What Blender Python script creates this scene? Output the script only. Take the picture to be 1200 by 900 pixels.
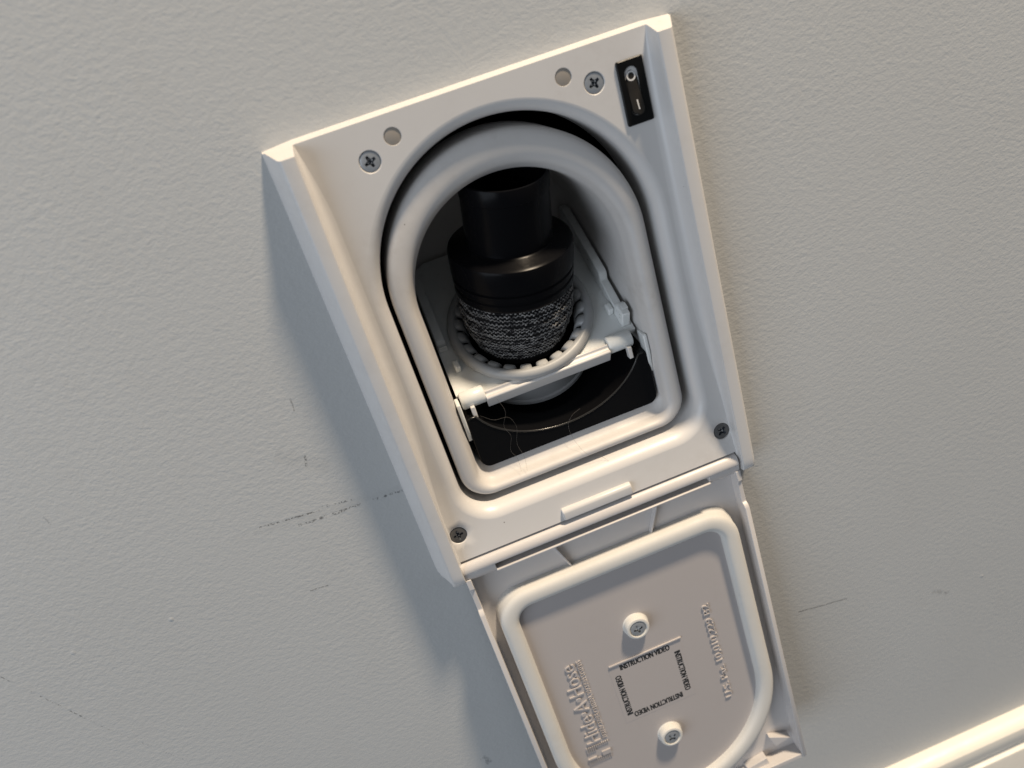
import bpy, bmesh, math, random
from mathutils import Vector, Matrix

random.seed(7)
R_ = math.radians
for o in list(bpy.data.objects):
    bpy.data.objects.remove(o)
scene = bpy.context.scene
col = scene.collection
Z0 = 0.600          # height of the top edge of the wall plate above the floor (metres)
MM = 0.001

# ------------------------------------------------------------------ camera
CR = ((0.9299553609436113, -0.2356168694162078, -0.2822547032358252),
      (-0.35570216681416716, -0.3822534547490226, -0.8528530148015797),
      (0.09305372198866865, 0.8935138427461224, -0.4392880804723855))
CC = (-0.04878920371760296, -0.2824725556365335, 0.022687469533405214)
cam_d = bpy.data.cameras.new('camera')
cam = bpy.data.objects.new('camera', cam_d)
col.objects.link(cam)
rx, dn, fw = [Vector(v) for v in CR]
m = Matrix.Identity(4)
for i in range(3):
    m[i][0], m[i][1], m[i][2] = rx[i], -dn[i], -fw[i]
m[0][3], m[1][3], m[2][3] = CC[0], CC[1], CC[2] + Z0
cam.matrix_world = m
cam_d.sensor_width = 36.0
cam_d.lens = 36.0 * 897.7457 / 1200.0
cam_d.clip_start = 0.01
cam_d.clip_end = 50.0
cam_d.dof.use_dof = True
cam_d.dof.focus_distance = 0.325
cam_d.dof.aperture_fstop = 8.5
scene.camera = cam

# ------------------------------------------------------------------ light
world = bpy.data.worlds.new('World')
scene.world = world
world.use_nodes = True
bg = world.node_tree.nodes['Background']
bg.inputs[0].default_value = (0.88, 0.93, 1.0, 1)
bg.inputs[1].default_value = 0.17


def area_light(name, loc, target, power, color, sx, sy=None, shape='RECTANGLE'):
    d = bpy.data.lights.new(name, 'AREA')
    d.energy = power
    d.color = color
    d.shape = shape
    d.size = sx
    if sy:
        d.size_y = sy
    o = bpy.data.objects.new(name, d)
    col.objects.link(o)
    o.location = loc
    o.rotation_euler = (Vector(target) - Vector(loc)).to_track_quat('-Z', 'Y').to_euler()
    return o


CEN = Vector((0, 0, Z0 - 0.10))
kd = Vector((0.37, -0.205, 0.91)).normalized()
area_light('ceiling_lamp', CEN + kd * 1.9, CEN, 60.0, (1.0, 0.82, 0.61), 0.20, shape='DISK')
area_light('window_light', (-2.3, -1.7, Z0 + 0.10), CEN, 38.0, (0.79, 0.88, 1.0), 2.0, 1.8)

vs = scene.view_settings
vs.view_transform = 'Standard'
vs.look = 'None'
vs.exposure = 0.0
vs.gamma = 1.0
vs.use_curve_mapping = False

# ------------------------------------------------------------------ materials
MAT = {}


def new_mat(name, base, rough=0.5, metal=0.0, spec=0.5):
    mt = bpy.data.materials.new(name)
    mt.use_nodes = True
    nt = mt.node_tree
    b = nt.nodes['Principled BSDF']
    b.inputs['Base Color'].default_value = (*base, 1)
    b.inputs['Roughness'].default_value = rough
    b.inputs['Metallic'].default_value = metal
    b.inputs['Specular IOR Level'].default_value = spec
    MAT[name] = mt
    return mt, nt, b


def N(nt, typ, **kw):
    n = nt.nodes.new(typ)
    for k, v in kw.items():
        if k in ('operation', 'blend_type', 'data_type', 'noise_dimensions', 'feature', 'distance', 'use_clamp', 'musgrave_type', 'vector_type', 'clamp_factor'):
            setattr(n, k, v)
        else:
            n.inputs[k].default_value = v
    return n


def L(nt, a, b):
    nt.links.new(a, b)


def math_n(nt, op, a, b=None, c=None, clamp=False):
    n = nt.nodes.new('ShaderNodeMath')
    n.operation = op
    n.use_clamp = clamp
    for i, v in enumerate((a, b, c)):
        if v is None:
            continue
        if isinstance(v, (int, float)):
            n.inputs[i].default_value = v
        else:
            L(nt, v, n.inputs[i])
    return n.outputs[0]


def mix_col(nt, fac, a, b):
    n = nt.nodes.new('ShaderNodeMix')
    n.data_type = 'RGBA'
    for sock, v in ((n.inputs[0], fac), (n.inputs[6], a), (n.inputs[7], b)):
        if isinstance(v, tuple):
            sock.default_value = (*v, 1)
        elif isinstance(v, (int, float)):
            sock.default_value = v
        else:
            L(nt, v, sock)
    return n.outputs[2]


def ramp(nt, val, lo, hi):
    n = nt.nodes.new('ShaderNodeMapRange')
    n.clamp = True
    n.inputs[1].default_value = lo
    n.inputs[2].default_value = hi
    L(nt, val, n.inputs[0])
    return n.outputs[0]


def noise(nt, vec, scale, detail=2.0, rough=0.5):
    n = nt.nodes.new('ShaderNodeTexNoise')
    n.inputs['Scale'].default_value = scale
    n.inputs['Detail'].default_value = detail
    n.inputs['Roughness'].default_value = rough
    L(nt, vec, n.inputs['Vector'])
    return n.outputs['Fac']


def plastic(name, base, dirt, rough=0.38, grain=0.00002, speck=0.0, dirt_amt=0.5, sss=0.0):
    """moulded plastic: faint mottling, handling grime, tiny dark specks, fine grain"""
    mt, nt, b = new_mat(name, base, rough)
    tc = nt.nodes.new('ShaderNodeTexCoord')
    v = tc.outputs['Object']
    n1 = noise(nt, v, 28, 4, 0.6)
    n2 = noise(nt, v, 190, 3, 0.65)
    f = math_n(nt, 'MULTIPLY', ramp(nt, n1, 0.48, 0.72), ramp(nt, n2, 0.35, 0.75))
    f = math_n(nt, 'MULTIPLY', f, dirt_amt)
    c = mix_col(nt, f, base, dirt)
    if speck > 0:
        vo = nt.nodes.new('ShaderNodeTexVoronoi')
        vo.inputs['Scale'].default_value = 260
        L(nt, v, vo.inputs['Vector'])
        sep = nt.nodes.new('ShaderNodeSeparateColor')
        L(nt, vo.outputs['Color'], sep.inputs[0])
        keep = math_n(nt, 'GREATER_THAN', sep.outputs[0], 1.0 - speck)
        size = math_n(nt, 'MULTIPLY', sep.outputs[1], 0.11)
        dot = math_n(nt, 'LESS_THAN', vo.outputs['Distance'], size)
        c = mix_col(nt, math_n(nt, 'MULTIPLY', math_n(nt, 'MULTIPLY', keep, dot), 0.75), c, (0.10, 0.085, 0.07))
    L(nt, c, b.inputs['Base Color'])
    r = math_n(nt, 'MULTIPLY_ADD', n2, rough * 0.6, rough * 0.7)
    L(nt, r, b.inputs['Roughness'])
    bp = nt.nodes.new('ShaderNodeBump')
    bp.inputs['Strength'].default_value = 0.5
    bp.inputs['Distance'].default_value = grain
    L(nt, noise(nt, v, 1500, 2, 0.5), bp.inputs['Height'])
    L(nt, bp.outputs[0], b.inputs['Normal'])
    if sss > 0:
        b.inputs['Subsurface Weight'].default_value = sss
        b.inputs['Subsurface Radius'].default_value = (0.004, 0.004, 0.004)
        b.inputs['Subsurface Scale'].default_value = 1.0
    return mt


plastic('white_plastic', (0.62, 0.605, 0.59), (0.40, 0.36, 0.32), 0.36, speck=0.014, dirt_amt=0.30)
plastic('rim_plastic', (0.57, 0.55, 0.53), (0.33, 0.30, 0.26), 0.52, speck=0.012, dirt_amt=0.42)
plastic('cover_plastic', (0.435, 0.405, 0.395), (0.33, 0.29, 0.27), 0.40, speck=0.006, dirt_amt=0.18)
plastic('door_plastic', (0.57, 0.545, 0.53), (0.40, 0.36, 0.33), 0.40, speck=0.006, dirt_amt=0.18)
plastic('gasket_rubber', (0.63, 0.615, 0.58), (0.43, 0.38, 0.32), 0.74, grain=0.00004, speck=0.05, dirt_amt=0.30)
plastic('frosted_plastic', (0.72, 0.735, 0.72), (0.45, 0.46, 0.45), 0.30, dirt_amt=0.3, sss=0.35)
plastic('grey_plastic', (0.36, 0.365, 0.365), (0.24, 0.24, 0.24), 0.45, dirt_amt=0.5)
plastic('port_plastic', (0.26, 0.26, 0.26), (0.15, 0.15, 0.15), 0.5, dirt_amt=0.5)
plastic('magnet', (0.30, 0.27, 0.235), (0.20, 0.18, 0.16), 0.6, dirt_amt=0.6)
plastic('black_gloss', (0.004, 0.004, 0.0045), (0.008, 0.008, 0.008), 0.20, grain=0.000004, dirt_amt=0.35, speck=0.0)
plastic('black_satin', (0.004, 0.004, 0.0048), (0.009, 0.009, 0.009), 0.24, grain=0.00001, dirt_amt=0.4)
plastic('highlight_black', (0.02, 0.02, 0.02), (0.03, 0.03, 0.03), 0.22)  # lighter black for the bead that imitates an edge highlight
plastic('switch_black', (0.005, 0.005, 0.005), (0.012, 0.011, 0.010), 0.35, dirt_amt=0.5)
plastic('rocker_black', (0.022, 0.020, 0.018), (0.04, 0.036, 0.032), 0.36, dirt_amt=0.6)
plastic('mark_white', (0.62, 0.61, 0.60), (0.45, 0.44, 0.42), 0.5)
plastic('print_black', (0.018, 0.018, 0.019), (0.05, 0.05, 0.05), 0.45)
plastic('shade_black', (0.010, 0.010, 0.010), (0.02, 0.02, 0.02), 0.8)  # flat black giving the shade behind the plate and inside the port
plastic('sock_black', (0.010, 0.010, 0.011), (0.03, 0.03, 0.03), 0.9)
plastic('hair', (0.12, 0.11, 0.10), (0.10, 0.08, 0.06), 0.4)
plastic('board_paint', (0.80, 0.76, 0.68), (0.60, 0.55, 0.48), 0.42, dirt_amt=0.3)


for k_ in ('black_gloss', 'black_satin', 'sock_black', 'shade_black', 'switch_black', 'rocker_black'):
    MAT[k_].node_tree.nodes['Principled BSDF'].inputs['Specular IOR Level'].default_value = 0.16


MAT['black_satin'].node_tree.nodes['Principled BSDF'].inputs['Specular IOR Level'].default_value = 0.06


def metal(name, base, rough):
    mt, nt, b = new_mat(name, base, rough, 0.55)
    tc = nt.nodes.new('ShaderNodeTexCoord')
    n = noise(nt, tc.outputs['Object'], 900, 3, 0.6)
    L(nt, mix_col(nt, n, base, tuple(k * 0.65 for k in base)), b.inputs['Base Color'])
    L(nt, math_n(nt, 'MULTIPLY_ADD', n, 0.3, rough - 0.12), b.inputs['Roughness'])
    return mt


metal('zinc', (0.50, 0.53, 0.56), 0.36)
metal('dark_zinc', (0.17, 0.168, 0.165), 0.34)
metal('slot_dark', (0.05, 0.058, 0.07), 0.35)  # darker metal colour in the cross recesses

# yarn: light strands flecked with dark
mt, nt, b = new_mat('yarn', (0.4, 0.4, 0.4), 0.9)
tc = nt.nodes.new('ShaderNodeTexCoord')
nn = noise(nt, tc.outputs['Object'], 420, 2, 0.6)
L(nt, mix_col(nt, ramp(nt, nn, 0.34, 0.62), (0.025, 0.025, 0.027), (0.30, 0.295, 0.29)), b.inputs['Base Color'])

# painted drywall: stippled roller texture, faint stains, scuff marks
mt, nt, b = new_mat('wall_paint', (0.45, 0.46, 0.46), 0.5)
tc = nt.nodes.new('ShaderNodeTexCoord')
mp = nt.nodes.new('ShaderNodeMapping')
L(nt, tc.outputs['Object'], mp.inputs[0])
mp.inputs['Scale'].default_value = (300, 300, 450)
mp.inputs['Rotation'].default_value = (0, R_(12), 0)
wv = tc.outputs['Object']
peel = noise(nt, mp.outputs[0], 1.0, 3.5, 0.52)
mp2 = nt.nodes.new('ShaderNodeMapping')
L(nt, tc.outputs['Object'], mp2.inputs[0])
mp2.inputs['Scale'].default_value = (700, 700, 950)
mp2.inputs['Rotation'].default_value = (0, R_(12), 0)
peel2 = noise(nt, mp2.outputs[0], 1.0, 2.0, 0.5)
big = noise(nt, wv, 9, 3, 0.55)
mid = noise(nt, wv, 55, 3, 0.6)
amp = math_n(nt, 'MULTIPLY_ADD', noise(nt, wv, 16, 2, 0.5), 1.3, 0.35)
hgt = math_n(nt, 'ADD', math_n(nt, 'MULTIPLY', peel, amp), math_n(nt, 'MULTIPLY', peel2, 0.5))
vo = nt.nodes.new('ShaderNodeTexVoronoi')          # dried paint nibs
vo.inputs['Scale'].default_value = 75
L(nt, wv, vo.inputs['Vector'])
sep = nt.nodes.new('ShaderNodeSeparateColor')
L(nt, vo.outputs['Color'], sep.inputs[0])
nib = math_n(nt, 'MULTIPLY', math_n(nt, 'GREATER_THAN', sep.outputs[0], 0.965), ramp(nt, vo.outputs['Distance'], 0.10, 0.02))
hgt = math_n(nt, 'ADD', hgt, math_n(nt, 'MULTIPLY', nib, 1.1))
bp = nt.nodes.new('ShaderNodeBump')
bp.inputs['Strength'].default_value = 0.55
bp.inputs['Distance'].default_value = 0.00030
L(nt, hgt, bp.inputs['Height'])
L(nt, bp.outputs[0], b.inputs['Normal'])
c = mix_col(nt, math_n(nt, 'MULTIPLY', ramp(nt, big, 0.40, 0.70), 0.20), (0.505, 0.514, 0.510), (0.44, 0.444, 0.434))
c = mix_col(nt, math_n(nt, 'MULTIPLY', ramp(nt, mid, 0.55, 0.80), 0.16), c, (0.42, 0.41, 0.39))
sx = nt.nodes.new('ShaderNodeSeparateXYZ')
L(nt, wv, sx.inputs[0])
PX, PZ = sx.outputs[0], sx.outputs[2]
speckle = noise(nt, wv, 900, 2, 0.6)
speckle2 = noise(nt, wv, 260, 2, 0.6)


def scuff(x0, z0, x1, z1, w, thr, thr2, strength):
    """a rubbed line on the paint from (x0,z0) to (x1,z1), in mm from the plate top centre"""
    global c
    x0, z0, x1, z1, w = x0 * MM, z0 * MM, x1 * MM, z1 * MM, w * MM
    dx, dz = x1 - x0, z1 - z0
    ln = math.hypot(dx, dz)
    ux, uz = dx / ln, dz / ln
    ax = math_n(nt, 'SUBTRACT', PX, x0)
    az = math_n(nt, 'SUBTRACT', PZ, z0)
    t = math_n(nt, 'ADD', math_n(nt, 'MULTIPLY', ax, ux), math_n(nt, 'MULTIPLY', az, uz))
    q = math_n(nt, 'ADD', math_n(nt, 'MULTIPLY', ax, -uz), math_n(nt, 'MULTIPLY', az, ux))
    q = math_n(nt, 'ADD', q, math_n(nt, 'MULTIPLY_ADD', speckle2, w * 2.4, -w * 1.2))
    inside = math_n(nt, 'MULTIPLY', math_n(nt, 'GREATER_THAN', t, 0.0), math_n(nt, 'LESS_THAN', t, ln))
    near = ramp(nt, math_n(nt, 'ABSOLUTE', q), w, w * 0.35)
    br = math_n(nt, 'MULTIPLY', ramp(nt, speckle, thr, thr + 0.07), ramp(nt, speckle2, thr2, thr2 + 0.08))
    f = math_n(nt, 'MULTIPLY', math_n(nt, 'MULTIPLY', inside, near), math_n(nt, 'MULTIPLY', br, strength))
    c = mix_col(nt, f, c, (0.055, 0.055, 0.055))


scuff(-137, -136.2, -112, -139.0, 0.55, 0.44, 0.40, 0.75)
scuff(-122.5, -142.0, -100, -143.2, 0.8, 0.45, 0.42, 0.7)
scuff(-101, -143.0, -77, -144.4, 0.7, 0.47, 0.42, 0.7)
scuff(-112, -137.6, -97, -139.5, 0.8, 0.52, 0.45, 0.6)
scuff(-103.0, -88.0, -103.6, -93.5, 0.45, 0.40, 0.34, 0.45)
scuff(-107.6, -113.0, -108.8, -117.8, 0.7, 0.42, 0.34, 0.6)
scuff(-118, -108, -101, -122, 4.5, 0.20, 0.30, 0.06)
scuff(-140, -138.0, -78, -143.4, 2.6, 0.30, 0.36, 0.05)
scuff(-256, -157.3, -236, -201.0, 0.45, 0.50, 0.42, 0.6)
scuff(-236, -201, -215, -238, 0.40, 0.52, 0.46, 0.45)
scuff(88.0, -303.5, 116.5, -308.6, 0.42, 0.36, 0.25, 0.75)
scuff(-205.2, -97.5, -204.6, -102.0, 0.45, 0.44, 0.34, 0.35)
scuff(-131, -174.5, -123, -175.5, 0.40, 0.40, 0.30, 0.6)
scuff(-94.5, -310.0, -92.0, -316.0, 2.2, 0.44, 0.38, 0.45)
scuff(168, -330, 178, -336, 1.6, 0.44, 0.40, 0.35)
L(nt, c, b.inputs['Base Color'])
L(nt, math_n(nt, 'MULTIPLY_ADD', mid, 0.2, 0.42), b.inputs['Roughness'])


# ------------------------------------------------------------------ mesh helpers (all lengths in mm)
class MB:
    def __init__(self):
        self.v, self.f, self.m = [], [], []

    def add(self, verts, faces, mat=0):
        o = len(self.v)
        self.v += [tuple(p) for p in verts]
        self.f += [tuple(o + i for i in f) for f in faces]
        self.m += [mat] * len(faces)

    def loft(self, rings, mat=0, closed=True, cap0=False, cap1=False):
        n = len(rings[0])
        vs_ = [p for r in rings for p in r]
        fs = []
        for a in range(len(rings) - 1):
            for i in range(n if closed else n - 1):
                j = (i + 1) % n
                fs.append((a * n + i, a * n + j, (a + 1) * n + j, (a + 1) * n + i))
        if cap0:
            fs.append(tuple(range(n))[::-1])
        if cap1:
            k = (len(rings) - 1) * n
            fs.append(tuple(range(k, k + n)))
        self.add(vs_, fs, mat)

    def box(self, x0, x1, y0, y1, z0, z1, mat=0, fn=None):
        p = [(x, y, z) for x in (x0, x1) for y in (y0, y1) for z in (z0, z1)]
        if fn:
            p = [fn(*q) for q in p]
        self.add(p, [(0, 1, 3, 2), (4, 6, 7, 5), (0, 4, 5, 1), (2, 3, 7, 6), (0, 2, 6, 4), (1, 5, 7, 3)], mat)

    def prism(self, poly, a, b, fn, mat=0):
        """closed polygon in 2-D, extruded from a to b; fn(u, v, w) -> point"""
        self.loft([[fn(u, v, a) for u, v in poly], [fn(u, v, b) for u, v in poly]], mat, True, True, True)

    def lathe(self, prof, org, ax, seg=64, mat=0, cap0=False, cap1=False):
        """profile (r, l) turned about the axis ax through org"""
        ax = Vector(ax).normalized()
        u = ax.orthogonal().normalized()
        w = ax.cross(u)
        org = Vector(org)
        self.loft([[org + ax * l + (u * math.cos(2 * math.pi * i / seg) + w * math.sin(2 * math.pi * i / seg)) * r
                    for i in range(seg)] for r, l in prof], mat, True, cap0, cap1)

    def tube(self, pts, r, seg=5, mat=0):
        pts = [Vector(p) for p in pts]
        rings = []
        ref = Vector((0.31, 0.77, 0.55))
        for i, p in enumerate(pts):
            t = (pts[min(i + 1, len(pts) - 1)] - pts[max(i - 1, 0)]).normalized()
            u = (ref - t * ref.dot(t)).normalized()
            w = t.cross(u)
            rings.append([p + (u * math.cos(2 * math.pi * k / seg) + w * math.sin(2 * math.pi * k / seg)) * r for k in range(seg)])
        self.loft(rings, mat, True, True, True)

    def build(self, name, mats, parent=None, root=(0, 0, 0), smooth=35, bevel=0, bseg=2):
        """one mesh object; root = the thing's base in mm, vertices become relative to it"""
        bm = bmesh.new()
        bv = [bm.verts.new(((x - root[0]) * MM, (y - root[1]) * MM, (z - root[2]) * MM)) for x, y, z in self.v]
        for f, k in zip(self.f, self.m):
            try:
                fc = bm.faces.new([bv[i] for i in f])
                fc.material_index = k
            except ValueError:
                pass
        bmesh.ops.remove_doubles(bm, verts=bm.verts, dist=2e-6)
        bmesh.ops.recalc_face_normals(bm, faces=bm.faces)
        me = bpy.data.meshes.new(name)
        bm.to_mesh(me)
        bm.free()
        return finish(me, name, mats, parent, root, smooth, bevel, bseg)


def finish(me, name, mats, parent, root, smooth=35, bevel=0, bseg=2):
    if isinstance(mats, str):
        mats = [mats]
    for k in mats:
        me.materials.append(MAT[k])
    if smooth:
        for p in me.polygons:
            p.use_smooth = True
        me.set_sharp_from_angle(angle=R_(smooth))
    o = bpy.data.objects.new(name, me)
    col.objects.link(o)
    if parent:
        o.parent = parent
    else:
        o.location = (root[0] * MM, root[1] * MM, root[2] * MM + Z0)
    if bevel:
        bv = o.modifiers.new('bevel', 'BEVEL')
        bv.width = bevel * MM
        bv.segments = bseg
        bv.limit_method = 'ANGLE'
        bv.angle_limit = R_(38)
        bv.harden_normals = False
    return o


def empty(name, root, label, cat, group=None):
    o = bpy.data.objects.new(name, None)
    o.empty_display_size = 0.02
    col.objects.link(o)
    o.location = (root[0] * MM, root[1] * MM, root[2] * MM + Z0)
    o['label'] = label
    o['category'] = cat
    if group:
        o['group'] = group
    return o


def tomb(w, zc, zb, rc, x0=0.0, na=56, ns=24, nc=10):
    """tombstone outline: half circle of radius w about z=zc, straight sides, rounded bottom at zb"""
    p = []
    sg = 1 if zb < zc else -1
    for i in range(na + 1):
        a = math.pi * i / na
        p.append((x0 + w * math.cos(a), zc + w * math.sin(a) * sg))
    zl = zb + rc * sg
    for i in range(1, ns):
        p.append((x0 - w, zc + (zl - zc) * i / ns))
    for i in range(nc + 1):
        a = math.pi + 0.5 * math.pi * i / nc
        p.append((x0 - w + rc + rc * math.cos(a), zl + rc * math.sin(a) * sg))
    for i in range(1, ns):
        p.append((x0 - w + rc + (2 * w - 2 * rc) * i / ns, zb))
    for i in range(nc + 1):
        a = 1.5 * math.pi + 0.5 * math.pi * i / nc
        p.append((x0 + w - rc + rc * math.cos(a), zl + rc * math.sin(a) * sg))
    for i in range(1, ns):
        p.append((x0 + w, zl + (zc - zl) * i / ns))
    return p


def circle(x, z, r, n=32):
    return [(x + r * math.cos(2 * math.pi * i / n), z + r * math.sin(2 * math.pi * i / n)) for i in range(n)]


def fill_with_holes(outer, holes):
    """triangulate a flat polygon with holes; returns 2-D verts and faces"""
    bm = bmesh.new()
    for loop in [outer] + holes:
        vv = [bm.verts.new((x, z, 0)) for x, z in loop]
        for i in range(len(vv)):
            bm.edges.new((vv[i], vv[(i + 1) % len(vv)]))
    bmesh.ops.triangle_fill(bm, use_beauty=True, use_dissolve=False, edges=bm.edges[:], normal=(0, 0, 1))
    bm.verts.index_update()
    vv = [(v.co.x, v.co.y) for v in bm.verts]
    ff = [tuple(v.index for v in f.verts) for f in bm.faces]
    bm.free()
    return vv, ff


# ------------------------------------------------------------------ the setting: wall and baseboard
WX0, WX1, WZ0, WZ1 = -700, 800, -600, 500
w = MB()
vv, ff = fill_with_holes([(WX0, WZ0), (WX1, WZ0), (WX1, WZ1), (WX0, WZ1)],
                         [[(-70, -182), (70, -182), (70, -6), (-70, -6)]])
w.add([(x, 0, z) for x, z in vv], ff)
wall = w.build('wall', 'wall_paint', None, (0, 0, 0), smooth=0)
wall['kind'] = 'structure'
wall['label'] = 'grey painted drywall with stippled roller texture and scuffs'

w = MB()
prof = [(0, -460.5), (-4, -460.8), (-8.5, -462.2), (-10.6, -464.4), (-11.2, -467.5), (-11.0, -474), (-10.2, -475.5),
        (-9.0, -476.2), (-9.0, -479), (-10.2, -480), (-12.5, -480.6), (-13.0, -482), (-13.0, -600), (0, -600)]
w.prism(prof, WX0, WX1, lambda y, z, x: (x, y, z))
bb = w.build('baseboard', 'board_paint', None, (0, 0, 0), smooth=30)
bb['kind'] = 'structure'
bb['label'] = 'white painted wooden baseboard along the foot of the wall'

# ------------------------------------------------------------------ the wall plate of the vacuum inlet
VR = (0, 0, -193)
valve = empty('vacuum_inlet', VR, 'white plastic wall vacuum inlet with its hinged door hanging open', 'vacuum inlet')

DP = 5.0                      # panel stands this far off the wall
ZC, ZB = -68.2, -166.0
ZE = -183.4                   # lower edge of the panel
WH = 55.0                     # half width of the hole
FIL = 4.6                     # fillet rolling into the hole
FOOT = WH + FIL + 1.3


def bend(z):
    """the lower strip of the panel swells forward towards the hinge"""
    t = min(1.0, max(0.0, (-142 - z) / 41.4))
    return 4.4 * t ** 1.9


def foot_x(z):
    t = min(1.0, max(0.0, (-95 - z) / 72.0))
    t = t * t * (3 - 2 * t)
    q = min(1.0, max(0.0, (z + 30) / 29.0))
    return FOOT + (66.3 - FOOT) * t + (64.7 - FOOT) * q ** 1.6


def ridge_x(z):
    return 65.1 + 2.0 * min(1, max(0, -z / 187))


fp = MB()
SCREWS = [(-42.4, -14.3), (41.9, -14.0), (62.6, -171.8), (-62.7, -171.4)]
HOLES = [(-32.2, -8.8), (31.4, -8.7)]
ZST = [-92 + (ZE + 92) * i / 36 for i in range(37)]
ZTOP = [-1.0, -2.6, -5, -8, -12, -16, -20, -25, -30]
zs = ZTOP + ZST
outer = [(foot_x(z), z) for z in zs] + [(-foot_x(z), z) for z in reversed(zs)]
t_in = tomb(WH + FIL + 0.15, ZC, ZB - FIL - 0.15, 13 + FIL)
SR, HR = 4.05, 3.15
vv, ff = fill_with_holes(outer, [t_in] + [circle(x, z, SR) for x, z in SCREWS] + [circle(x, z, HR) for x, z in HOLES])
bm = bmesh.new()
bvs = [bm.verts.new((x, z, 0)) for x, z in vv]
for f_ in ff:
    bm.faces.new([bvs[i] for i in f_])
for _ in range(4):
    long_e = [e for e in bm.edges if e.calc_length() > 5 and not e.is_boundary and min(v.co.y for v in e.verts) < -140]
    bmesh.ops.subdivide_edges(bm, edges=long_e, cuts=1)
bmesh.ops.triangulate(bm, faces=bm.faces[:])
bm.verts.index_update()
fp.add([(v.co.x, -DP - bend(v.co.y), v.co.y) for v in bm.verts], [tuple(v.index for v in f_.verts) for f_ in bm.faces])
bm.free()
rings = []
rings.append([(x, -DP - bend(z), z) for x, z in t_in])
for i in range(0, 10):
    a = 0.5 * math.pi * i / 9
    dl = FIL - FIL * math.sin(a)
    d = DP - FIL * 1.15 * (1 - math.cos(a))
    rings.append([(x, -d - bend(z) * (1 - 0.5 * i / 9), z) for x, z in tomb(WH + dl, ZC, ZB - dl, 13 + dl)])
rings.append([(x, 22, z) for x, z in tomb(WH, ZC, ZB, 13)])
fp.loft(rings)
for x, z in SCREWS:           # counterbores
    fp.loft([[(a, -d - bend(b_), b_) for a, b_ in circle(x, z, r)] for r, d in ((SR, DP), (SR - 0.25, DP - 0.25), (SR - 0.3, DP - 1.3), (0.6, DP - 1.4))])
for x, z in HOLES:
    fp.loft([[(a, -d, b_) for a, b_ in circle(x, z, r)] for r, d in ((HR, DP), (HR - 0.1, DP - 0.15), (HR - 0.1, DP - 1.4))])
# top edge of the panel back to the wall, bottom edge too
FT = foot_x(-1.0)
fp.add([(-FT, -DP, -1.0), (FT, -DP, -1.0), (FT, 0, 0.3), (-FT, 0, 0.3)], [(0, 1, 2, 3)])
fp.add([(-66.3, -DP - bend(ZE), ZE), (66.3, -DP - bend(ZE), ZE), (66.3, 0, ZE - 0.8), (-66.3, 0, ZE - 0.8)], [(0, 1, 2, 3)])
# side rails
for s in (-1, 1):
    st = ZTOP + [-50, -70] + ZST + [-187.0 - 6.0 * math.sin(R_(15 * i)) for i in range(7)]
    rings = []
    for k, z in enumerate(st):
        fx, rx_ = foot_x(z), ridge_x(z)
        g = rx_ - fx
        dz_ = DP + bend(z)
        hh_ = 13.05 - dz_
        pr = [(fx, dz_), (fx + 0.26 * g, dz_ + 0.02 * hh_), (fx + 0.50 * g, dz_ + 0.08 * hh_), (fx + 0.70 * g, dz_ + 0.21 * hh_), (fx + 0.85 * g, dz_ + 0.43 * hh_), (fx + 0.95 * g, dz_ + 0.72 * hh_),
              (rx_ - 0.02, 12.85), (rx_ + 0.12, 13.03), (rx_ + 0.5, 13.1), (rx_ + 4.6, 13.1), (rx_ + 5.3, 12.9), (rx_ + 5.9, 12.3),
              (rx_ + 9.6, 4.0), (rx_ + 10.3, 2.4), (rx_ + 10.6, 0.9), (rx_ + 10.6, 0.0), (fx, 0.0)]
        ring = []
        for x, d in pr:
            zz = z
            if k == 0:
                zz = 0.3 - d * 0.26 if d <= DP else -1.0 - (d - DP) * 0.36
                if x > rx_ + 9.9:
                    zz -= 0.8
            elif k == 1:
                zz = min(z, -1.6 - (d - DP) * 0.36)
            elif k == 2:
                zz = min(z, -2.4 - (d - DP) * 0.36)
            if z < -187.5:                    # rounded lower end
                sh = 6.0 - math.sqrt(max(0.0, 36.0 - (-187.0 - z) ** 2))
                x = min(x, rx_ + 10.6 - sh)
                d = max(0, d - sh * 0.25) if d > 8 else d
            ring.append((s * x, -d, zz))
        rings.append(ring)
    fp.loft(rings, 0, True, True, True)
faceplate = fp.build('faceplate', 'white_plastic', valve, VR, smooth=50)
fme = faceplate.data


def on_foot(v):
    x, d, z = v.co.x / MM + VR[0], -v.co.y / MM, v.co.z / MM + VR[2]
    return z < -60 and abs(abs(x) - foot_x(z)) < 0.01 and abs(d - DP - bend(z)) < 0.01


for e in fme.edges:
    if on_foot(fme.vertices[e.vertices[0]]) and on_foot(fme.vertices[e.vertices[1]]):
        e.use_edge_sharp = True
for p in faceplate.data.polygons:                  # the flat of the panel stays flat-shaded
    if abs(p.normal.y) > 0.99999 and all(abs(faceplate.data.vertices[i].co.y + DP * MM) < 1e-6 for i in p.vertices):
        p.use_smooth = False

# added black box behind the plate, blocks light leaking through the gaps
w = MB()
for (x0, x1, y0, y1, z0, z1) in ((-71, -69, 0.5, 105, -183, -5), (69, 71, 0.5, 105, -183, -5), (-71, 71, 0.5, 105, -5, -3),
                                 (-71, 71, 0.5, 105, -185, -183), (-71, 71, 105, 107, -185, -3)):
    w.box(x0, x1, y0, y1, z0, z1)
w.build('light_block_box', 'shade_black', valve, VR, smooth=0)

# catch tab above the hinge
w = MB()
w.prism([(DP, -177.4), (9.8, -177.6), (10.7, -178.4), (10.9, -179.2), (10.8, -182.8), (DP, -183.3)], -17.2, 15.6,
        lambda d, z, x: (x, -d, z))
w.build('catch_tab', 'white_plastic', valve, VR, bevel=0.5)


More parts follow.
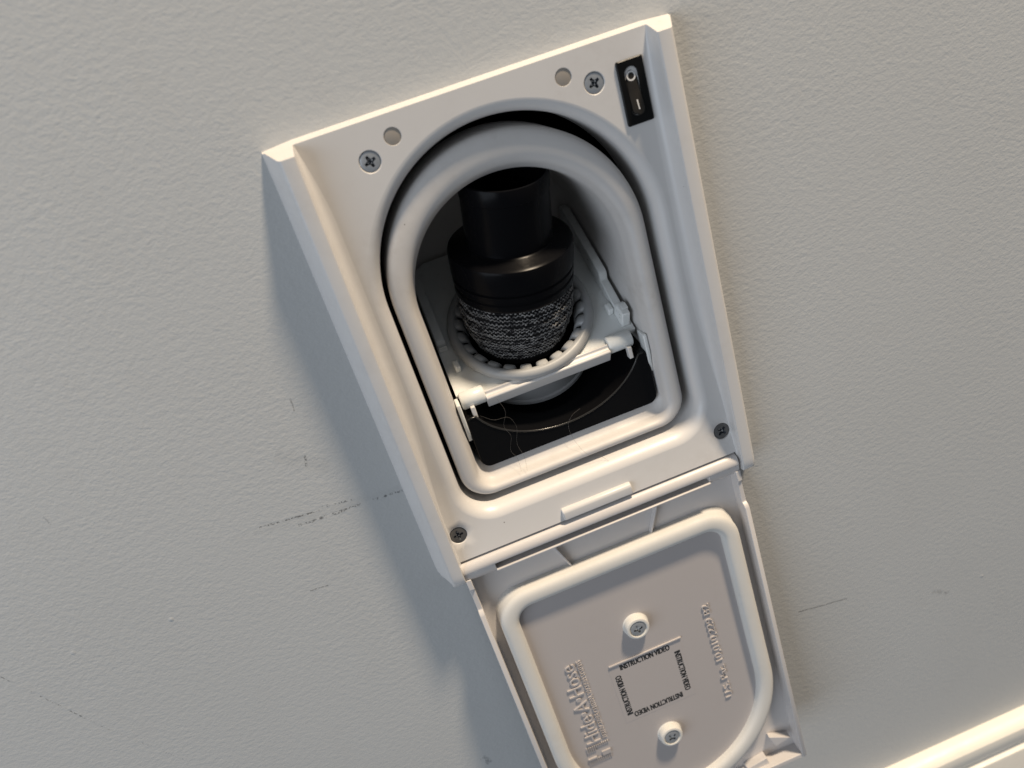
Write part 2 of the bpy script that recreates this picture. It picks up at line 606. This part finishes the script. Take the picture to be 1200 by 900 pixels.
# ------------------------------------------------------------------ screws (cross recess cut into the head)
def make_screw(name, P, r, mat, parent, root, turn):
    """P(u, v, h): point in the screw's own frame, mm"""
    w = MB()
    ca, sa = math.cos(turn), math.sin(turn)

    def Q(u, v, h):
        return P(u * ca - v * sa, u * sa + v * ca, h)
    a, l = r * 0.155, r * 0.60
    cross = []
    for k in range(4):
        t = k * math.pi / 2
        for u, v in ((l, -a * 0.75), (l, a * 0.75), (a * 1.25, a * 1.25)):
            cross.append((u * math.cos(t) - v * math.sin(t), u * math.sin(t) + v * math.cos(t)))
    vv, ff = fill_with_holes(circle(0, 0, r * 0.86, 40), [cross])
    w.add([Q(x, y, 0) for x, y in vv], ff, 0)
    w.loft([[Q(x, y, h) for x, y in circle(0, 0, q, 40)] for q, h in ((r * 0.86, 0), (r * 0.97, -0.14), (r, -0.4), (r * 0.9, -1.0))], 0)
    w.loft([[Q(x * k, y * k, h) for x, y in cross] for k, h in ((1, 0), (0.86, -0.5), (0.5, -1.2))], 1, True, False, True)
    return w.build(name, [mat, 'slot_dark'], parent, root, smooth=30)


for i, (x, z) in enumerate(SCREWS):
    make_screw('screw', lambda u, v, h, x=x, z=z: (x + u, -(DP + bend(z + v) - 0.25 + h), z + v), 3.62, 'zinc' if i < 2 else 'dark_zinc', valve, VR,
               (0.35, 0.5, 0.75, 0.12)[i])
for x, z in HOLES:
    w = MB()
    w.lathe([(0.01, 0.0), (2.6, 0.02), (3.0, -0.1), (3.0, -0.6)], (x, -(DP - 0.28), z), (0, -1, 0), 32)
    w.build('magnet', 'magnet', valve, VR)

# ------------------------------------------------------------------ rocker switch
SX, SZ = 55.8, -21.2
sw = MB()
hw, hh = 5.15, 11.4


def rrect(x, z, a, b_, r, n=5):
    p = []
    for cx, cz, t0 in ((a - r, b_ - r, 0), (-a + r, b_ - r, 90), (-a + r, -b_ + r, 180), (a - r, -b_ + r, 270)):
        for i in range(n + 1):
            t = R_(t0 + 90 * i / n)
            p.append((x + cx + r * math.cos(t), z + cz + r * math.sin(t)))
    return p


def stadium(x, z, a, b_, n=12):
    return rrect(x, z, a, b_, a * 0.98, n)


rk = stadium(SX - 0.2, SZ + 0.2, 2.55, 8.6)
rings = [[(x, -d, z) for x, z in rrect(SX, SZ, hw - q, hh - q, 0.7)] for q, d in ((0, DP - 0.4), (0, DP + 0.55), (0.3, DP + 0.85))]
sw.loft(rings)
vv, ff = fill_with_holes(rrect(SX, SZ, hw - 0.3, hh - 0.3, 0.7), [rk])
sw.add([(x, -(DP + 0.85), z) for x, z in vv], ff)
sw.loft([[(x, -(DP + 0.85), z) for x, z in rk], [(x, -(DP - 1.6), z) for x, z in rk]], 0, True, False, True)
switch = sw.build('rocker_switch', 'switch_black', valve, VR, smooth=30)
w = MB()
st = stadium(SX - 0.2, SZ + 0.2, 2.3, 8.3)


def rock_d(z):
    """V shaped rocker: the lower half stands out, the upper half is pressed in"""
    t = (SZ + 0.2 - z) / 8.3
    return DP + 0.8 + (1.7 * t if t > 0 else 0.9 * t)


zc_ = SZ + 0.2
nz = 28
rows = []
for i in range(nz + 1):
    z = zc_ - 8.3 * math.cos(math.pi * i / nz)
    e = abs(z - zc_) - (8.3 - 2.25)
    hx = math.sqrt(max(2.25 ** 2 - max(e, 0) ** 2, 0.02))
    rows.append([(SX - 0.2 + hx * u, -(rock_d(z) - 0.35 * abs(u) ** 3), z) for u in (-1, -0.7, -0.3, 0.3, 0.7, 1)])
w.loft(rows, 0, False)
edge = [r[0] for r in rows] + [r[-1] for r in reversed(rows)]
w.loft([edge, [(x, -(DP - 1.5), z) for x, y, z in edge]])
w.build('rocker', 'rocker_black', switch, VR, smooth=40)
w = MB()
zo = zc_ + 5.3
w.loft([[(x, -(rock_d(z) + k), z) for x, z in circle(SX - 0.2, zo, r, 36)] for r, k in ((1.75, -0.2), (1.75, 0.06), (1.2, 0.06), (1.2, -0.2))])
w.build('off_mark', 'mark_white', switch, VR)
w = MB()
q = [(-0.22, zc_ - 3.0), (0.22, zc_ - 3.0), (0.22, zc_ - 6.4), (-0.22, zc_ - 6.4)]
w.loft([[(SX - 0.2 + x, -(rock_d(z) + k), z) for x, z in q] for k in (-0.2, 0.06)], 0, True, False, True)
w.build('on_mark', 'mark_white', switch, VR)

# ------------------------------------------------------------------ inner tray: rolled rim and cavity walls
RX = -1.0
rim = MB()
rw_o, rw_i = 52.3, 44.2
rzc = -70.6
rings = [[(x, 24, z) for x, z in tomb(rw_o, rzc, -163.2, 12.5, RX)]]
RP = [(0.0, -6.0), (0.0, -2.6), (0.25, -1.2), (0.9, -0.1), (1.8, 0.45), (3.0, 0.75), (4.4, 0.80), (5.8, 0.5), (6.9, -0.4), (7.6, -1.8), (8.0, -4.0)]
for e_, d in RP:                                   # e_ = distance in from the outer edge
    off = rw_o - e_
    rings.append([(x, -d, z) for x, z in tomb(off, rzc - e_ * 0.78, -163.2 + e_ * 0.58, 12.5 - e_ * 0.72, RX)])
for y, wi, zb, rc in ((5.0, 44.0, -157.9, 6.2), (6.3, 43.7, -156.6, 6.2), (7.2, 43.4, -154.4, 6.5), (9, 43.3, -151.6, 6.5), (14, 43.0, -152.0, 7), (40, 42.6, -151, 8), (66, 42.0, -150, 9), (73, 40.6, -149, 11),
                      (78, 37.0, -146, 13), (80.5, 32, -141, 14), (81.5, 26, -135, 12), (81.6, 2, -112, 1)):
    rings.append([(x, y, z) for x, z in tomb(wi, rzc - 6.8, zb, rc, RX)])
rim.loft(rings)
rim.build('inner_tray', 'rim_plastic', valve, VR, smooth=40)

# ------------------------------------------------------------------ tilted flap plate in the cavity
PN = Vector((0, -0.542, 0.84)).normalized()      # plate normal, up and out
PV = Vector((0, 0.84, 0.542)).normalized()       # along the plate, front to back
PO = Vector((0, 8, -122))


def FP(u, v, h):
    return Vector((u, 0, 0)) + PO + PV * v + PN * h


RCX, RCV = -3.2, 32.0                             # ring centre on the plate
w = MB()
out = [(-42.5, 6), (-32, 6), (-31, 1.2), (26.5, 1.2), (27.5, 6), (41, 6), (41, 70), (38, 78), (30, 82.5), (-34, 82.5), (-40, 79), (-42.5, 72)]
vv, ff = fill_with_holes(out, [circle(RCX, RCV, 30.0, 56)])
w.add([FP(x, y, 0) for x, y in vv], ff)
w.add([FP(x, y, -2.2) for x, y in vv], ff)
w.loft([[FP(x, y, h) for x, y in out] for h in (0, -2.2)])
w.loft([[FP(x, y, h) for x, y in circle(RCX, RCV, 30.0, 56)] for h in (0, -2.2)])
flap = w.build('flap_plate', 'frosted_plastic', valve, VR, smooth=30)
w = MB()                                          # bar along the front edge
w.prism([(0.2, -6.6), (-0.9, -6.2), (-1.4, 0.6), (-0.9, 1.1), (-0.2, 1.1), (0.2, 0.5), (1.6, 0.6), (2.2, 1.5), (3.0, 1.4), (3.2, -0.5), (1.6, -6.6)], -30.8, 26.2, lambda v, h, u: FP(u, v, h))
w.build('front_bar', 'white_plastic', flap, VR, bevel=0.25)
for s, u0, u1 in ((-1, -41.6, -30.6), (1, 26.4, 37.6)):
    w = MB()
    w.lathe([(0.01, 0), (3.3, 0.02), (3.9, 0.6), (3.9, u1 - u0 - 0.6), (3.3, u1 - u0 - 0.02), (0.01, u1 - u0)], FP(u0, 3.6, -1.3), (1, 0, 0), 28)
    w.build('hinge_barrel', 'frosted_plastic', flap, VR, smooth=50)
    w = MB()                                      # white stop pin next to the barrel
    xp = -38.6 if s < 0 else 33.6
    w.box(xp, xp + 1.9, 6.4, 9.6, -128.6, -123.0)
    w.build('stop_pin', 'white_plastic', flap, VR, bevel=0.3)
    w = MB()                                      # arm running down beside the black scoop
    xa = -44.0 if s < 0 else 41.0
    w.prism([(4.5, -119), (12, -119), (11, -133), (9.5, -138), (6.5, -138), (4.5, -128)], xa, xa + 1.7, lambda y, z, x: (x, y, z))
    w.build('hinge_arm', 'frosted_plastic', flap, VR, bevel=0.4)
    xr = -42.0 if s < 0 else 36.2                 # guide rail with a step and a clip at its front end
    w = MB()
    pr = [(81, -1), (81, 7), (76, 9.5), (35, 9.5), (33.5, 8.6), (32.5, 5.4), (17, 4.6), (16.4, 8.2), (9.2, 8.4), (8.8, -1)]
    if s < 0:
        pr = [(max(v_0, 30 + 0.01 * v_0), h_0 * 0.45 if h_0 > 0 else h_0) for v_0, h_0 in pr]
    w.prism(pr, xr, xr + 3.8, lambda v, h, u: FP(u, v, h))
    w.build('guide_rail', 'frosted_plastic', flap, VR, bevel=0.5)
    w = MB()
    xc = -38.6 if s < 0 else 33.4
    w.prism([(17, -0.5), (17, 3.6), (21.5, 3.6), (23, -0.5)], xc, xc + 2.6, lambda v, h, u: FP(u, v, h))
    w.build('clip', 'frosted_plastic', flap, VR, bevel=0.6)
    w = MB()
    if s < 0:
        continue
    w.prism([(11.9, 2.0), (11.9, 8.5), (15.5, 8.5), (15.5, 2.0)], xr - 1.0 if s < 0 else xr + 1.4, xr + 1.4 if s < 0 else xr + 4.2, lambda v, h, u: FP(u, v, h))
    w.build('clip', 'frosted_plastic', flap, VR, bevel=0.4)

# toothed guide ring round the hose
w = MB()
w.lathe([(29.6, -3), (32.4, 0.2), (33.0, 2.0), (32.5, 3.9), (31.0, 5.0), (29.4, 4.8), (28.4, 3.6), (28.0, -4), (27.4, -8)], FP(RCX, RCV, 0), PN, 96)
ring = w.build('guide_ring', 'grey_plastic', valve, VR, smooth=60)
NT = 24
for k in range(NT):
    a = 2 * math.pi * k / NT
    w = MB()
    tw = 0.085

    def TP(r, t, h):
        return FP(RCX + r * math.cos(a + t), RCV + r * math.sin(a + t), h)
    rows = []
    for r, h in ((29.2, 4.5), (27.6, 4.4), (26.0, 3.4), (24.8, 0.6), (24.0, -4.5)):
        rows.append([TP(r, -tw * 1.15, h - 2.4), TP(r, -tw, h - 0.5), TP(r, -tw * 0.5, h), TP(r, tw * 0.5, h), TP(r, tw, h - 0.5), TP(r, tw * 1.15, h - 2.4)])
    w.loft(rows, 0, False)
    w.build('tooth', 'grey_plastic', ring, VR, smooth=70)

# grey hose port below the plate, seen under the front bar
w = MB()
w.lathe([(28.2, -2.3), (29.4, -2.6), (29.6, -21), (30.6, -21.4), (30.8, -23.2), (29.8, -23.8), (27.5, -23.6), (27.0, -9)], FP(RCX, RCV, 0), PN, 72)
w.lathe([(27.2, -9), (26.8, -22), (0.1, -22.5)], FP(RCX, RCV, 0), PN, 72, 1)  # black lining put in as the darkness under the plate
w.build('hose_port', ['port_plastic', 'shade_black'], valve, VR, smooth=40)

# black scoop at the front of the cavity
w = MB()
arc = []
hw_, ztop, zlow = 42.2, -127.2, -146.2
for i in range(41):
    u = -1 + 2 * i / 40
    x = u * hw_
    e = min(1, abs(u) / 0.90)
    z = zlow + (ztop - zlow) * (1 - math.sqrt(max(0, 1 - (e * 0.93) ** 2))) / (1 - math.sqrt(1 - 0.93 ** 2))
    z = min(z, ztop) - (0.7 if i in (0, 40) else 0)
    arc.append((x - 0.3, z))
bot = []
for cx, t0 in ((hw_ - 4.0, 0), (-hw_ + 4.0, -90)):
    for i in range(7):
        t = R_(t0 - 90 * i / 6)
        bot.append((cx - 0.3 + 4.0 * math.cos(t), -148.0 + 4.0 * math.sin(t)))
poly = arc + bot
w.loft([[(x * k + (1 - k) * -0.3, y, z + dz) for x, z in poly] for y, k, dz in ((34, 1, 3.5), (6.6, 1, 0), (6.0, 0.995, -0.25), (5.7, 0.985, -0.6))], 0, True, True, True)
scoop = w.build('scoop', 'black_gloss', valve, VR, smooth=28)
w = MB()
w.tube([(x * 0.99, 5.7, z - 0.1) for x, z in arc[1:-1]], 0.42, 8)  # added bead, paler than the scoop, draws the highlight along its edge
w.build('scoop_highlight', 'highlight_black', scoop, VR, smooth=60)

# ------------------------------------------------------------------ the open door, hanging from the hinge
DT = math.atan(0.087)
DD = Vector((0, -math.sin(DT), -math.cos(DT)))     # down along the door
DN = Vector((0, -math.cos(DT), math.sin(DT)))      # out of the door towards the viewer
DO = Vector((0, -12, -187))


def D(x, s, n):
    return Vector((x - 0.6, 0, 0)) + DO + DD * s + DN * n


NF = -8.2
w = MB()
# back skin
w.box(-66.4, 66.4, 4.0, 187, NF - 2.0, NF, 0, D)
for s in (-1, 1):                                   # side walls with the step near the hinge
    x1, x0 = s * 66.6, s * 64.2
    pr = [(5.5, NF - 2.0), (187.3, NF - 2.0), (187.3, -0.2), (186.5, 0.2), (25.2, 0.2), (23.6, -0.6), (22.6, -2.2), (12, -2.0), (10.8, -1.0), (5.5, -1.0)]
    w.loft([[D(x0, a, b_) for a, b_ in pr], [D(s * 64.8, a, b_ + 0.02) for a, b_ in pr], [D(x1, a, b_ - 0.25) for a, b_ in pr]], 0, True, True, True)
w.box(-64.3, 64.3, 184.6, 187.2, NF - 0.5, -0.3, 0, D)
# hinge roll
pr = []
for i in range(15):
    t = R_(200 - 150 * i / 14)
    pr.append((1.0 + 3.9 * math.cos(t), -4.2 + 3.9 * math.sin(t)))
rl = pr + [(4.2, -3.2), (4.2, -9.0), (-3.6, -9.0)]
w.prism([(2.7, -0.6) if False else p for p in [q for q in pr if q[0] < 2.4] + [(2.4, -0.85), (2.5, -9.0), (-3.0, -9.0)]], -66.5, 66.5, lambda a, b_, x: D(x, a, b_))
for x0, x1 in ((-66.5, -51.8), (51.4, 66.5)):
    w.prism([(2.3, -0.8), (4.0, -1.1), (5.8, -1.9), (7.4, -3.6), (8.0, -9.0), (2.3, -9.0)], x0, x1, lambda a, b_, x: D(x, a, b_))
w.prism([(5.5, -0.65), (6.2, -0.55), (6.6, -1.0), (7.0, -9.0), (5.4, -9.0)], -52.0, 51.6, lambda a, b_, x: D(x, a, b_))
door = w.build('door', 'door_plastic', valve, VR, smooth=32, bevel=0.35)

w = MB()                                            # inner cover plate, raised inside the seal
NI = -4.6
t0_ = tomb(56.5, 121.0, 25.0, 11)
t1_ = tomb(56.0, 121.0, 25.5, 10.5)
w.loft([[D(x, s, NF - 0.3) for x, s in t0_], [D(x, s, NI - 0.3) for x, s in t0_], [D(x, s, NI) for x, s in t1_]], 0, True, False, True)
w.build('cover_plate', 'cover_plastic', door, VR, smooth=25)
w = MB()                                            # rubber seal
rings = []
for i in range(17):
    a = math.pi * i / 16
    off = 55.4 + 4.3 * math.copysign(abs(math.cos(a)) ** 0.85, math.cos(a))
    n = -4.9 + 4.7 * math.sin(a) ** 0.5
    if i == 0:
        rings.append([D(x, s, NF) for x, s in tomb(off, 121.0, 26.2 - (off - 55.4) * 1.0, 12.0)])
    rings.append([D(x, s, n) for x, s in tomb(off, 121.0, 26.2 - (off - 55.4) * 1.0, 12.0 + (off - 55.4) * 0.9)])
w.loft(rings)
w.build('door_seal', 'gasket_rubber', door, VR, smooth=60)
for x, s in ((-0.1, 65.6), (-0.1, 137.0)):          # screw bosses
    w = MB()
    w.lathe([(6.6, NI - 0.1), (6.05, NI + 0.4), (5.9, -1.6), (5.5, -0.8), (4.7, -0.5), (4.35, -0.6), (4.2, -1.3), (0.05, -1.5)], D(x, s, 0), DN, 48)
    w.build('boss', 'gasket_rubber', door, VR, smooth=40)
    make_screw('screw', lambda u, v, h, x=x, s=s: D(x + u, s - v, -0.75 + h), 3.7, 'zinc', door, VR, 0.15 if s < 100 else 0.6)
w = MB()
w.box(-19.0, 19.3, 82.7, 83.7, NI - 0.1, NI + 0.75, 0, D)
w.build('ridge_line', 'cover_plastic', door, VR, bevel=0.25)
for x0, s0, x1, s1 in ((-25.2, 7.5, -19.8, 22.5), (26.2, 7.5, 20.0, 22.5)):
    w = MB()
    w.add([D(x0 - .6, s0, NF), D(x0 + .6, s0, NF), D(x1 + .6, s1, NF), D(x1 - .6, s1, NF),
           D(x0 - .5, s0, -4.6), D(x0 + .5, s0, -4.6), D(x1 + .5, s1, -6.0), D(x1 - .5, s1, -6.0)],
          [(0, 1, 2, 3), (4, 5, 6, 7), (0, 1, 5, 4), (1, 2, 6, 5), (2, 3, 7, 6), (3, 0, 4, 7)])
    w.build('rib', 'door_plastic', door, VR, bevel=0.2)
for sgn in (-1, 1):                                  # little gussets in the far corners
    w = MB()
    w.add([D(sgn * 50.5, 169.5, NF), D(sgn * 61.5, 173.8, NF), D(sgn * 53.0, 178.5, NF), D(sgn * 50.0, 168.6, -4.2), D(sgn * 61.2, 173.2, -2.8), D(sgn * 52.6, 176.2, -4.0)],
          [(0, 1, 2), (3, 4, 5), (0, 1, 4, 3), (1, 2, 5, 4), (2, 0, 3, 5)])
    w.build('gusset', 'door_plastic', door, VR, bevel=0.2)
    w = MB()
    w.add([D(sgn * 34, 182.5, NF), D(sgn * 46, 180.5, NF), D(sgn * 47, 184.8, NF), D(sgn * 34, 184.8, NF),
           D(sgn * 34, 182.0, -3.0), D(sgn * 45.5, 180.2, -3.0), D(sgn * 46.5, 184.8, -3.0), D(sgn * 34, 184.8, -3.0)],
          [(0, 1, 2, 3), (4, 5, 6, 7), (0, 1, 5, 4), (1, 2, 6, 5), (2, 3, 7, 6), (3, 0, 4, 7)])
    w.build('gusset', 'door_plastic', door, VR, bevel=0.3)


# ------------------------------------------------------------------ lettering on the door
def text_geo(body, size, extrude, bold=0.0, spacing=1.0, bevel=0.0):
    cu = bpy.data.curves.new('t', 'FONT')
    cu.body = body
    cu.size = size
    cu.extrude = extrude
    cu.bevel_depth = bevel
    cu.bevel_resolution = 1
    cu.offset = bold - bevel * 0.8
    cu.space_character = spacing
    cu.align_x = 'LEFT'
    cu.resolution_u = 3
    ob = bpy.data.objects.new('t', cu)
    col.objects.link(ob)
    bpy.context.view_layer.update()
    dg = bpy.context.evaluated_depsgraph_get()
    me = bpy.data.meshes.new_from_object(ob.evaluated_get(dg))
    vs_ = [tuple(v.co) for v in me.vertices]
    fs = [tuple(p.vertices) for p in me.polygons]
    bpy.data.objects.remove(ob)
    bpy.data.curves.remove(cu)
    bpy.data.meshes.remove(me)
    return vs_, fs


def put_text(w, body, length, height, org, du, dv, n0, thick, bold=0.0, spacing=1.0, bevel=0.0):
    """fit the text to length x height on the door: org = start of the baseline, du = reading direction, dv = up"""
    vs_, fs = text_geo(body, 1.0, 0.01, bold, spacing, bevel)
    zr = 0.01 + bevel
    xs = [v[0] for v in vs_]
    x0, x1 = min(xs), max(xs)
    cap = 0.73
    pts = []
    for x, y, z in vs_:
        a = (x - x0) / (x1 - x0) * length
        b_ = y / cap * height
        pts.append(D(org[0] + du[0] * a + dv[0] * b_, org[1] + du[1] * a + dv[1] * b_, n0 + (z + zr) / (2 * zr) * thick))
    w.add(pts, fs)


UP, LEFT, RIGHT, DOWN = (0, -1), (-1, 0), (1, 0), (0, 1)
w = MB()
put_text(w, 'Hide\u2022A\u2022Hose', 50.5, 7.9, (-34.4, 123.2), UP, LEFT, NI - 0.15, 0.85, bevel=0.014)
w.build('embossed_name', 'cover_plastic', door, VR, smooth=25)
w = MB()
put_text(w, 'RETRACTABLE CENTRAL VACUUM SYSTEMS', 50.5, 2.5, (-30.9, 122.8), UP, LEFT, NI - 0.1, 0.6, bevel=0.008)
w.build('embossed_tagline', 'cover_plastic', door, VR, smooth=25)
w = MB()
put_text(w, 'U.S. Pat. 10,010,229 B2', 60.5, 3.9, (36.8, 131.0), UP, LEFT, NI - 0.15, 0.85, bevel=0.014)
w.build('embossed_patent_number', 'cover_plastic', door, VR, smooth=25)
w = MB()                                             # ribbed hose emblem before the name
for i in range(12):
    x = -42.8 + i * 1.03
    w.box(x - 0.27, x + 0.27, 125.0, 128.6 if i < 5 else 126.6, NI - 0.1, NI + 0.6, 0, D)
for i in range(12):
    x = -43.4 + i * 1.03
    w.box(x - 0.27, x + 0.27, 133.4, 136.6, NI - 0.1, NI + 0.45, 0, D)
w.box(-43.8, -39.2, 132.0, 133.0, NI - 0.1, NI + 0.85, 0, D)
w.box(-36.0, -31.4, 130.6, 133.2, NI - 0.1, NI + 0.75, 0, D)
w.build('embossed_emblem', 'cover_plastic', door, VR, smooth=25)

w = MB()                                             # clear sticker with the words printed round its edge
w.box(-19.6, 18.8, 84.1, 120.4, NI + 0.01, NI + 0.06, 0, D)
mt, nt, b = new_mat('clear_film', (0.435, 0.405, 0.395), 0.28)
sticker = w.build('sticker', 'clear_film', door, VR, smooth=0)
TXT = 'INSTRUCTION VIDEO'
w = MB()
bold = 0.05
nz_, th = NI + 0.061, 0.03
for k, (da, db) in enumerate(((0, 0), (0.11, 0), (-0.11, 0))):
    q_ = nz_ + 0.0015 * k
    put_text(w, TXT, 26.2, 3.3, (-13.8 + da, 87.8 + db), RIGHT, UP, q_, th, 0.02, 1.0)
    put_text(w, TXT, 26.2, 3.3, (12.0 + da, 115.6 + db), LEFT, DOWN, q_, th, 0.02, 1.0)
    put_text(w, TXT, 25.6, 3.1, (-14.7 + db, 116.0 + da), UP, LEFT, q_, th, 0.02, 1.0)
    put_text(w, TXT, 25.6, 3.1, (14.1 + db, 90.4 + da), DOWN, RIGHT, q_, th, 0.02, 1.0)
w.build('printed_words', 'print_black', door, VR, smooth=0)

# ------------------------------------------------------------------ the hose standing in the ring
HA = Vector((0.125, -math.sin(R_(15)), math.cos(R_(15)))).normalized()
HO = FP(RCX - 0.8, RCV, 0)
HRT = tuple(HO + HA * -10)
hose = empty('vacuum_hose', HRT, 'black vacuum hose cuff on a grey knitted hose inside the open inlet', 'vacuum hose')


def sock_r(l):
    pts = [(-12, 18.5), (-4, 20.8), (0, 22.4), (4, 23.8), (9, 24.8), (15, 25.0), (20, 24.6), (24, 24.0), (30, 23.0)]
    for (a, ra), (b_, rb) in zip(pts, pts[1:]):
        if l <= b_:
            t = max(0, (l - a) / (b_ - a))
            return ra + (rb - ra) * t
    return pts[-1][1]


u_ = HA.orthogonal().normalized()
v_ = HA.cross(u_)


def HP(l, t, r):
    return HO + HA * l + (u_ * math.cos(t) + v_ * math.sin(t)) * r


w = MB()
rings = []
for i in range(64):
    l = -10 + 33.0 * i / 63
    rings.append([HP(l, 2 * math.pi * k / 90, sock_r(l) - 0.35 + 0.3 * math.sin(l * 2 * math.pi / 2.55)) for k in range(90)])
w.loft(rings)
sock = w.build('knit_sleeve', 'sock_black', hose, HRT, smooth=80)
w = MB()
rnd = random.Random(3)
nrow = 15
for k in range(nrow):
    l0 = -5.5 + k * 1.86
    ns = 84
    pts, run = [], 0
    ph = rnd.random() * 6
    for i in range(ns * 8 + 1):
        t = 2 * math.pi * i / (ns * 8)
        q = 2 * math.pi * i / 8
        j = 0.30 * math.sin(t * 3 + ph) + 0.14 * math.sin(t * 17 + k)
        amp = 0.60 + 0.18 * math.sin(t * 29 + ph * 2) + 0.10 * math.sin(t * 53 + k * 3)
        l = l0 + j + amp * math.sin(q)
        tt = t + 0.026 * math.sin(2 * q + 0.6)
        lift = 0.12 * math.cos(q * 1.0 + ph) + 0.20 * math.sin(t * 11 + ph * 3) + 0.14 * math.sin(t * 23 + 2 * k)
        pts.append(HP(l, tt, sock_r(l) + (0.05 if k % 3 else -0.12) + lift))
    w.tube(pts, 0.21 if k % 3 else 0.15, 5)
w.build('knit_yarn', 'yarn', sock, HRT, smooth=80)
w = MB()
w.lathe([(23.0, 20.3), (24.9, 20.8), (25.6, 21.4), (25.8, 22.2), (25.8, 24.4), (25.2, 25.0), (25.2, 25.8), (26.0, 26.4), (26.0, 28.6), (25.3, 29.1),
         (25.3, 29.8), (26.2, 30.4), (26.4, 39.4), (26.0, 40.6), (24.8, 41.3), (19.4, 42.2), (18.6, 42.8)], HO, HA, 96)
w.build('collar', 'black_satin', hose, HRT, smooth=40)
w = MB()
w.lathe([(18.6, 41.5), (18.2, 46), (18.0, 63.5), (18.05, 64.2), (18.35, 64.5), (18.35, 70.8), (18.2, 71.1), (17.2, 71.1), (17.0, 70.8), (16.2, 50), (0.1, 49.5)], HO, HA, 96)
w.build('cuff_tube', 'black_satin', hose, HRT, smooth=40)


# ------------------------------------------------------------------ stray hairs
def hair(pts, r, label):
    fine = []
    P = [Vector(p) for p in pts]
    P = [P[0] * 2 - P[1]] + P + [P[-1] * 2 - P[-2]]
    for i in range(1, len(P) - 2):
        for k in range(8):
            t = k / 8
            a, b_, c_, d_ = P[i - 1], P[i], P[i + 1], P[i + 2]
            fine.append(0.5 * ((2 * b_) + (c_ - a) * t + (2 * a - 5 * b_ + 4 * c_ - d_) * t * t + (3 * b_ - a - 3 * c_ + d_) * t ** 3))
    fine.append(P[-2])
    w = MB()
    base = tuple(fine[-1])
    w.tube(fine, r, 5)
    o = w.build('hair_strand', 'hair', None, base, smooth=80)
    o['label'] = label
    o['category'] = 'hair'
    o['group'] = 'stray hairs caught in the inlet'


hair([(-27, 4, -122), (-25.5, 2, -128), (-28, 3, -135), (-26.5, 3.5, -141), (-28.5, 4.5, -148), (-27, 3, -152.5), (-27.5, -0.5, -157)], 0.036,
     'wavy hair hanging over the left part of the black scoop')
hair([(-36, 4.5, -127), (-31, 4, -131), (-25, 3.5, -132), (-23, 3.5, -138), (-25, 4.2, -146), (-24, 2.5, -152.6), (-25, -1.0, -157.5)], 0.036,
     'looped hair starting at the left hinge barrel of the flap')
hair([(6, 4.8, -141.5), (2, 4.6, -143), (-1, 4.6, -147), (-1, 2.5, -153), (2, -1.9, -160), (8, -2.4, -164), (14, -6.5, -172)], 0.036,
     'hair lying from the scoop middle over the lower rim')
